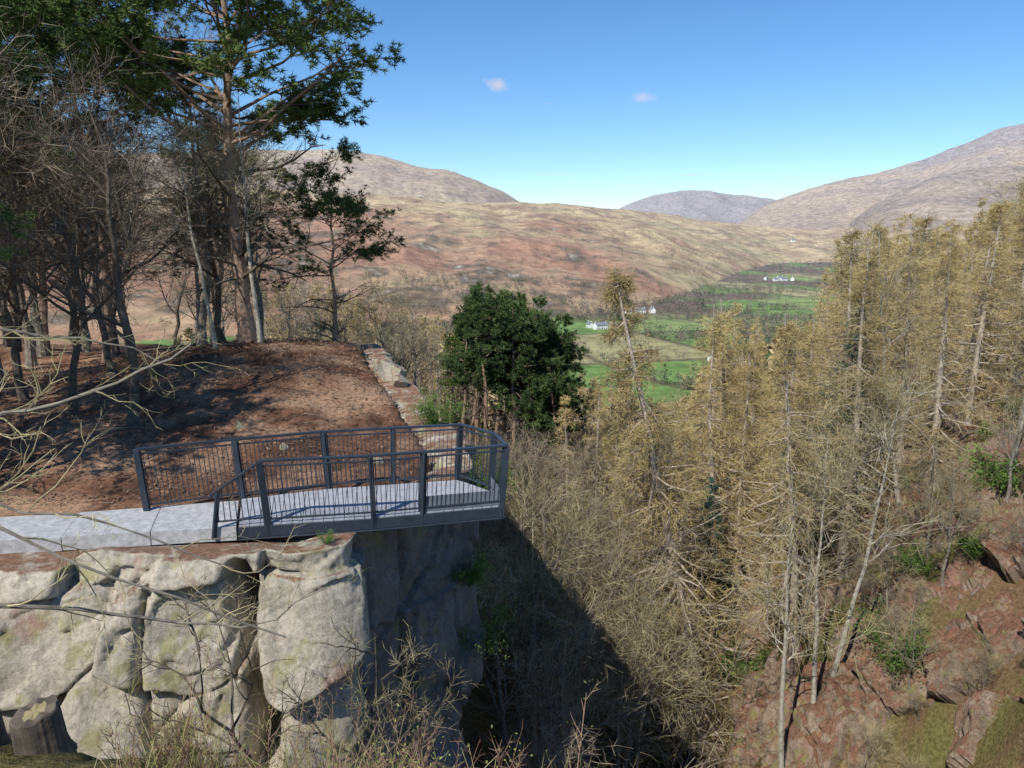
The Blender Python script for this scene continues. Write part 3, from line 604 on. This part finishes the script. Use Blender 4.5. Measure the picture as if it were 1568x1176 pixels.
# ------------------------------------------------------------------ distant masses
def lodbare(r,n=110):
    B=norm(r.normal(size=(n,3)))*r.uniform(.55,1,(n,1))*np.array([.30,.30,.40])+np.array([0,0,.58])
    B=B[B[:,2]>.12]; A=B*np.array([.45,.45,1])-np.array([0,0,.16]); 
    w=np.full(len(B),.011); A=np.r_[A,[[0,0,0]]]; B=np.r_[B,[[0,0,.75]]]; w=np.r_[w,.022]
    d=B-A; p=norm(np.cross(d,r.normal(size=A.shape)))*w[:,None]
    return np.stack([A-p,A+p,B],1)
def lodleaf(r,n=120,cone=False):
    if cone:
        z=r.uniform(.08,1,n)**.9; a=r.uniform(0,6.28,n); rr=(1.02-z)*.22*r.uniform(.6,1,n); C=np.stack([np.cos(a)*rr,np.sin(a)*rr,z],1)
    else:
        C=norm(r.normal(size=(n,3)))*r.uniform(.6,1,(n,1))*np.array([.36,.36,.33])+np.array([0,0,.58])
    a=norm(r.normal(size=(n,3)))*.06; b=norm(np.cross(a,r.normal(size=(n,3))))*.04
    return np.stack([C-a,C+a,C+b*1.5],1)
def mass(name,pos,hts,kinds,tints,lods,seed,scalew=1.):
    r=np.random.default_rng(seed); mb=MB()
    for i in range(len(pos)):
        L=lods[kinds[i]]; T=L[r.integers(len(L))]
        a=r.uniform(0,6.28); c,s=math.cos(a),math.sin(a); v=T.reshape(-1,3)*hts[i]*np.array([scalew,scalew,1])
        v=np.stack([v[:,0]*c-v[:,1]*s,v[:,0]*s+v[:,1]*c,v[:,2]],1)+pos[i]
        sh=r.uniform(.8,1.2,(len(T),1)).repeat(3,0)
        mb.add(v,t=np.arange(len(v)).reshape(-1,3),col=tints[i]*sh)
    m,nt,b,a=attr_mat(name+'_foliage'); nt.links.new(a.outputs['Color'],b.inputs['Base Color']); b.inputs['Specular IOR Level'].default_value=.05
    obj(name,mb.mesh(name,[m]))
r=np.random.default_rng(90)
LD={'b':[lodbare(r,120) for _ in range(6)],'l':[lodleaf(r,120,True) for _ in range(4)],'p':[lodleaf(r,130) for _ in range(4)]}
LS={'b':[lodbare(r,30) for _ in range(6)],'l':[lodleaf(r,32,True) for _ in range(4)],'p':[lodleaf(r,36) for _ in range(4)]}
TC={'b':np.array([.32,.255,.185]),'l':np.array([.40,.32,.18]),'p':np.array([.07,.12,.045])}
pos=[];ht=[];kd=[];tn=[]
ys=np.exp(r.uniform(np.log(130),np.log(520),2600)); ts=r.uniform(-.45,.8,2600); xs=ts*ys; zs=terrain(xs,ys)
for x,y,t,z in zip(xs,ys,ts,zs):
    hm=(lim(t) if y<330 else lim(t)-.02)*y-z
    if y>300 and .02<t<.3 and r.random()<.8: continue
    if hm<6: continue
    k='b' if r.random()<.5 else ('l' if r.random()<.85 else 'p')
    pos.append((x,y,z-.5)); ht.append(min(r.uniform(11,19),hm)); kd.append(k); tn.append(TC[k]*r.uniform(.8,1.25)*np.array([1,1,1.]))
mass('woodland',pos,ht,kd,tn,LD,1,1.)
pos=[];ht=[];kd=[];tn=[]
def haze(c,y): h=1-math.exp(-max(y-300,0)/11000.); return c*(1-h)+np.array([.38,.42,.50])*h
NT=28000
ys=np.exp(r.uniform(np.log(480),np.log(3300),NT)); ts=r.uniform(-.35,.55,NT); xs=ts*ys; zs,zn,_,_,_=terrain(xs,ys,True)
wm=woodmask(xs,ys); fx=(xs*.93+ys*.25)/115; fy=(-xs*.25+ys*.93)/190
ed=np.minimum(np.abs(fx-np.round(fx))*115,np.abs(fy-np.round(fy))*190); n40=fbm(xs/90,ys/90,4,44); n60=fbm(xs/200,ys/200,3,46)
HOUSE=[(103,890,0.5,16,7,3.1),(92,905,1.9,9,6,2.8),(118,893,.4,8,6,2.6),(180,1080,.2,14,7,3),(198,1085,1.7,10,7,3),(163,1075,.3,9,6,2.7),(171,640,.6,12,6,2.6),(632,1800,.3,16,8,3.2),(655,1810,1.3,12,8,3),(612,1795,.2,12,8,3),(600,1830,.9,10,7,3),(1080,3000,.3,18,9,3.5),(640,1850,.3,14,8,3)]
for i in range(len(xs)):
    x,y,z,t=xs[i],ys[i],zs[i],ts[i]
    if min((x-h[0])**2+(y-h[1]+22)**2/3 for h in HOUSE)<28**2: continue
    if zn[i]==0 or y<560:
        keep=(y>1000 and wm[i]>.02) or (ed[i]<5 and r.random()<.6) or (t<.03 or t>.3) and y<1000 or r.random()<.02 or (960<y<1150 and n40[i]>.0) or (1150<y<1600 and n60[i]>-.04) or (740<y<820 and t>.15 and n40[i]>-.0)
        hh=r.uniform(7,14); 
    elif zn[i]==1:
        keep=(n40[i]>.08 and r.random()<.5) or r.random()<.07 or (y<1300 and t<.3 and n40[i]>-.05) or (.14<t<.34 and y<2300 and n60[i]>-.06); hh=r.uniform(3.5,9) if y>1250 else r.uniform(6,12)
    else: keep=False;hh=1
    if not keep: continue
    k=['b','l','p'][r.choice(3,p=[.72,.1,.18])]
    c={'b':np.array([.22,.165,.13]),'l':np.array([.11,.14,.07]),'p':np.array([.07,.10,.05])}[k]
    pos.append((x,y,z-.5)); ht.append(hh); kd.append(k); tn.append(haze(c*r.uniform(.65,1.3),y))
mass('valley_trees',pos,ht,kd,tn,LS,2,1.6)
# ------------------------------------------------------------------ houses
M['white']=simple('white_render',(.80,.79,.76),.9,scale=.5,var=.04); M['slate']=simple('slate_roof',(.20,.21,.23),.7,scale=2); M['glass']=simple('window_glass',(.03,.035,.04),.15,scale=1)
def house(x,y,rz,l,w,h):
    e=bpy.data.objects.new('white_cottage',None); sc.collection.objects.link(e); e.location=(x,y,gz(x,y)-.3); e.rotation_euler=(0,0,rz)
    h=h*1.75; rh=w*.42
    a=MB(); v=[(-l/2,-w/2,-2),(l/2,-w/2,-2),(l/2,w/2,-2),(-l/2,w/2,-2),(-l/2,-w/2,h),(l/2,-w/2,h),(l/2,w/2,h),(-l/2,w/2,h),(-l/2,0,h+rh),(l/2,0,h+rh)]
    a.add(v,q=[(0,1,5,4),(1,2,6,5),(2,3,7,6),(3,0,4,7)],t=[(4,8,7),(5,6,9)]); obj('walls',a.mesh('walls',[M['white']]),parent=e)
    b=MB(); o=.4
    for sgn in (-1,1):
        p=[(-l/2-o,sgn*(w/2+o),h-o*.84+.05),(l/2+o,sgn*(w/2+o),h-o*.84+.05),(l/2+o,0,h+rh+.06),(-l/2-o,0,h+rh+.06)]
        p+= [(q[0],q[1],q[2]+.2) for q in p]
        b.add(p,q=[(3,2,1,0),(4,5,6,7),(0,1,5,4),(1,2,6,5),(2,3,7,6),(3,0,4,7)])
    obj('roof',b.mesh('roof',[M['slate']]),parent=e)
    c=MB()
    for sx in (-1,1): c.box((sx*(l/2-.6),0,h+rh-.6),(sx*(l/2-.6),0,h+rh+1.2),.9,.7,up=(0,1,0))
    obj('chimneys',c.mesh('chimneys',[M['white']]),parent=e)
    d=MB()
    for sgn in (-1,1):
        n=max(3,int(l/3))
        for j in range(n):
            xx=-l/2+(j+.5)*l/n
            for zz in (1.4,h-1.2): 
                hh=1.2 if not(j==n//2 and zz<2) else 2.2
                d.box((xx,sgn*(w/2+.02),zz-hh/2),(xx,sgn*(w/2+.02),zz+hh/2),.9,.08,up=(0,1,0))
    obj('windows_and_door',d.mesh('windows_and_door',[M['glass']]),parent=e)
for h_ in HOUSE: house(*h_)
# ------------------------------------------------------------------ foreground
def grass():
    r=np.random.default_rng(101); mb=MB()
    n=8000; x=r.uniform(-1.8,.55,n); y=r.uniform(1.9,4.3,n)
    sl=sdpoly(x,y,LEDGE); k=(sl<.35)&(fbm(x*2.5,y*2.5,3,60)>-.08); x,y=x[k],y[k]; n=len(x); z=terrain(x,y)-.03
    P=np.zeros((n,4,3)); P[:,0]=np.stack([x,y,z],1); d=norm(r.normal(size=(n,3))*np.array([.35,.35,.1])+np.array([0,0,1])); ln=r.uniform(.15,.46,n)
    for j in range(1,4): P[:,j]=P[:,j-1]+d*(ln/3)[:,None]; d=norm(d+r.normal(size=d.shape)*.12+np.array([.0,0,-.3]))
    R=.003*np.linspace(1,.2,4)[None]*np.ones((n,1)); h=r.random(n)<.6
    mb.tubes(P[h],R[h],2,0,r); mb.tubes(P[~h],R[~h],2,1,r)
    n=160; x=r.uniform(-1.8,.3,n); y=r.uniform(2.7,3.8,n); sl=sdpoly(x,y,LEDGE); k=sl<.3; x,y=x[k],y[k]; n=len(x); z=terrain(x,y)-.03
    P=np.zeros((n,5,3)); P[:,0]=np.stack([x,y,z],1); d=norm(r.normal(size=(n,3))*np.array([.3,.3,.1])+np.array([0,0,1])); ln=r.uniform(.2,.66,n)
    for j in range(1,5): P[:,j]=P[:,j-1]+d*(ln/4)[:,None]; d=norm(d+r.normal(size=d.shape)*.12)
    R=.0035*np.linspace(1,.4,5)[None]*np.ones((n,1)); mb.tubes(P,R,4,2,r)
    C,RC=spawn(r,P,R,7,.2,1,.11,38,3,.05,.15,.7,.0018); mb.tubes(C,RC,3,2,r)
    D,RD=spawn(r,C,RC,4,.2,1,.04,40,2,.05,.15,.7,.0014); mb.tubes(D,RD,2,2,r)
    A=D[:,1][r.integers(0,len(D),1800)]+r.normal(size=(1800,3))*.02; mb.leaf(A,.008,1,r)
    obj('grass',mb.mesh('grass',[M['grass'],M['grass_green'],M['stem']]))
grass()
def overhang():
    r=np.random.default_rng(120); mb=MB()
    def poly(pts,r0,r1,k=18):
        p=np.array(pts,float); s=np.r_[0,np.cumsum(np.linalg.norm(np.diff(p,axis=0),axis=1))]; s/=s[-1]; u=np.linspace(0,1,k)
        P=np.stack([np.interp(u,s,p[:,i]) for i in range(3)],1); P[1:-1]=P[1:-1]*.5+(P[:-2]+P[2:])*.25; P+=r.normal(size=P.shape)*.018
        return P[None],np.linspace(r0,r1,k)[None]
    main=[(-6.2,5.2,-3.8),(-6.1,5.3,-2.2),(-6.3,5.5,-.5),(-6.2,5.6,1.5)]
    P,R=poly(main,.09,.04); mb.tubes(P,R,8,0)
    brs=[([(-6.15,5.3,-2.0),(-5.2,5.6,-1.6),(-4.1,6,-1.38),(-3.5,6.0,-1.22),(-2.95,6.1,-1.05),(-2.6,6.2,-.8)],.032,.008),
         ([(-6.1,5.3,-2.2),(-4.6,4.7,-1.65),(-3.3,4.6,-1.62),(-2.75,4.7,-1.72),(-2.3,4.8,-1.9),(-1.9,4.9,-2.2)],.020,.005),
         ([(-6.1,5.2,-2.6),(-4.4,4.2,-1.35),(-2.9,4.0,-1.48),(-2.35,4.0,-1.83),(-1.75,4.1,-2.1),(-1.35,4.2,-2.3)],.022,.006),
         ([(-6.2,5.4,-1.2),(-5.2,6,-.9),(-4.4,6.6,-.75),(-3.7,7,-.9),(-3.2,7.2,-1.2)],.025,.006),
         ([(-6.1,5.3,-3.0),(-5.0,5.6,-2.9),(-4.0,6.2,-3.1),(-3.1,6.6,-3.5),(-2.3,6.8,-3.6),(-1.8,6.9,-3.3)],.03,.006)]
    for pts,a,b in brs:
        P,R=poly(pts,a,b); mb.tubes(P,R,6,0)
        C,RC=spawn(r,P,R,11,.35,1,.6,45,6,.02,.2,.6,.004,None,.35,.4,up=.1,rlen=.008); mb.tubes(C,RC,4,1,r)
        D,RD=spawn(r,C,RC,4,.2,1,.22,42,4,.03,.2,.7,.0028,rlen=.006); mb.tubes(D,RD,3,1,r)
        E,RE=spawn(r,D,RD,3,.2,1,.08,40,3,.03,.2,.7,.002); mb.tubes(E,RE,2,1,r)
    obj('overhanging_sapling',mb.mesh('overhanging_sapling',[M['bark_grey'],M['twig_mossy']]))
overhang()
BS=bare(130,3,('bark_dark','twig_mossy'),n=(9,6,4,3),rad=.035,ang=60,limb=.55,f0=.12,wig=.08,leanv=(-.2,-.1),fine=.003)
for p,rt,s in [((-3.4,9.6,-7.9),(.1,-.15,.5),1.1),((-2.3,10.6,-9.2),(0,.1,2.5),1.1),((-5.2,9.6,-8.6),(0,.1,4),.7),((-1.9,11.5,-9.8),(0,.1,5.2),1.0)]: obj('cliff_sapling',BS,p,rt,s)
def stump(x,y,rad,h):
    r=np.random.default_rng(int(-x*10)+200); n=48; a=np.linspace(0,2*np.pi,n,endpoint=False); mb=MB()
    prof=[(0,1.3),(.15,1.12),(.3,1.04),(.7,1.0),(.97,.97),(1,.92)]
    V=[]
    fl=1+.04*np.cos(a*5+1)+.01*r.normal(size=n)
    for u,s in prof: 
        zz=u*h+(0.02*np.sin(a+1)+.008*np.sin(a*7))*(u>.9); rr=rad*s*fl; V.append(np.stack([np.cos(a)*rr,np.sin(a)*rr,zz],1))
    V.append(np.stack([np.cos(a)*rad*.5,np.sin(a)*rad*.5,V[-1][:,2]-.005],1))
    V=np.array(V); idx=np.arange(len(V)*n).reshape(len(V),n); j=np.roll(idx,-1,1); q=np.stack([idx[:-1],j[:-1],j[1:],idx[1:]],-1)
    mb.add(V,q=q); c=np.array([[0,0,h-.005]]); mb.add(np.r_[V[-1],c],t=[(i,(i+1)%n,n) for i in range(n)],m=1)
    obj('tree_stump',mb.mesh('tree_stump',[M['bark_dark'],M['twig_mossy']],False),(x,y,gz(x,y)-.08),(.06,-.05,0))
stump(-2.75,4.05,.13,.34); stump(-3.1,4.1,.09,.30)
def litter():
    r=np.random.default_rng(140); mb=MB(); n=10000
    x=r.uniform(-20,-1.5,n); y=r.uniform(12.8,31,n); sd=sdpoly(x,y,PLAT); k=sd<-.3
    k&=~((y<16.1)&(y>12.2)&(x>-5.4)); k&=~((y<14.8)&(x<-5)); x,y=x[k],y[k]; n=len(x); z=terrain(x,y)+.03
    A=np.stack([x,y,z],1); B=A+r.normal(size=A.shape)*np.array([.14,.14,.04]); mb.tri(A,B,.012,0,r); mb.leaf(A+r.normal(size=A.shape)*.05,.05,1,r,flat=.5)
    obj('leaf_litter',mb.mesh('leaf_litter',[M['twig_dark'],M['stem']]))
litter()
# ------------------------------------------------------------------ light, sky, camera
el=math.radians(47); sx,sy=-.54,-.84; l=math.hypot(sx,sy); sx/=l; sy/=l
d=Vector((-sx*math.cos(el),-sy*math.cos(el),-math.sin(el)))
sun=bpy.data.lights.new('sun','SUN'); sun.energy=5.0; sun.angle=math.radians(.5); sun.color=(1,.955,.88)
so=bpy.data.objects.new('sun',sun); sc.collection.objects.link(so); so.rotation_euler=d.to_track_quat('-Z','Y').to_euler(); so.location=(-20,-20,40)
w=bpy.data.worlds.new('World'); sc.world=w; w.use_nodes=True; nt=w.node_tree; bg=nt.nodes['Background']
sky=nt.nodes.new('ShaderNodeTexSky'); sky.sky_type='NISHITA'; sky.sun_disc=False; sky.sun_elevation=el; sky.sun_rotation=math.atan2(sx,sy)%(2*math.pi); sky.altitude=150; sky.air_density=.85; sky.dust_density=.1; sky.ozone_density=3.4
bg.inputs['Strength'].default_value=.14
tc=nt.nodes.new('ShaderNodeTexCoord'); G=tc.outputs['Generated']
cn=noise(nt,45,5,vec=G,rough=.65)
hs=nt.nodes.new('ShaderNodeHueSaturation'); hs.inputs['Saturation'].default_value=1.2; hs.inputs['Value'].default_value=1.12; nt.links.new(sky.outputs[0],hs.inputs['Color'])
c=hs.outputs[0]
for (cx,cy,cz,wx,wz,amt) in [(-.019,.982,.187,.034,.015,.7),(.158,.973,.170,.03,.011,.55),(.221,.972,.0806,.034,.006,.35),(.045,.985,.166,.02,.004,.12)]:
    s1=nt.nodes.new('ShaderNodeVectorMath'); s1.operation='SUBTRACT'; nt.links.new(G,s1.inputs[0]); s1.inputs[1].default_value=(cx,cy,cz)
    s2=nt.nodes.new('ShaderNodeVectorMath'); s2.operation='MULTIPLY'; nt.links.new(s1.outputs[0],s2.inputs[0]); s2.inputs[1].default_value=(1/wx,3,1/wz)
    s3=nt.nodes.new('ShaderNodeVectorMath'); s3.operation='LENGTH'; nt.links.new(s2.outputs[0],s3.inputs[0])
    mr=nt.nodes.new('ShaderNodeMapRange'); mr.inputs[1].default_value=0; mr.inputs[2].default_value=1.1; mr.inputs[3].default_value=1.0; mr.inputs[4].default_value=-.5; nt.links.new(s3.outputs['Value'],mr.inputs[0])
    cn2=nt.nodes.new('ShaderNodeMath'); cn2.operation='MULTIPLY_ADD'; cn2.inputs[1].default_value=2.0; cn2.inputs[2].default_value=-.6; nt.links.new(cn.outputs['Fac'],cn2.inputs[0])
    ad=nt.nodes.new('ShaderNodeMath'); ad.operation='ADD'; nt.links.new(mr.outputs[0],ad.inputs[0]); nt.links.new(cn2.outputs[0],ad.inputs[1])
    m2=nt.nodes.new('ShaderNodeMapRange'); m2.inputs[1].default_value=.6; m2.inputs[2].default_value=1.4; m2.inputs[3].default_value=0; m2.inputs[4].default_value=amt; nt.links.new(ad.outputs[0],m2.inputs[0])
    c=mix(nt,m2.outputs[0],c,(5.3,5.1,5.6))
nt.links.new(c,bg.inputs['Color'])
cam=bpy.data.cameras.new('camera'); cam.lens=27; cam.sensor_width=36; cam.clip_end=40000; cam.clip_start=.1
co=bpy.data.objects.new('camera',cam); sc.collection.objects.link(co); co.location=(0,0,0); co.rotation_euler=(math.radians(79.5),0,0); sc.camera=co
sc.view_settings.view_transform='Standard'; sc.view_settings.look='None'; sc.view_settings.exposure=0
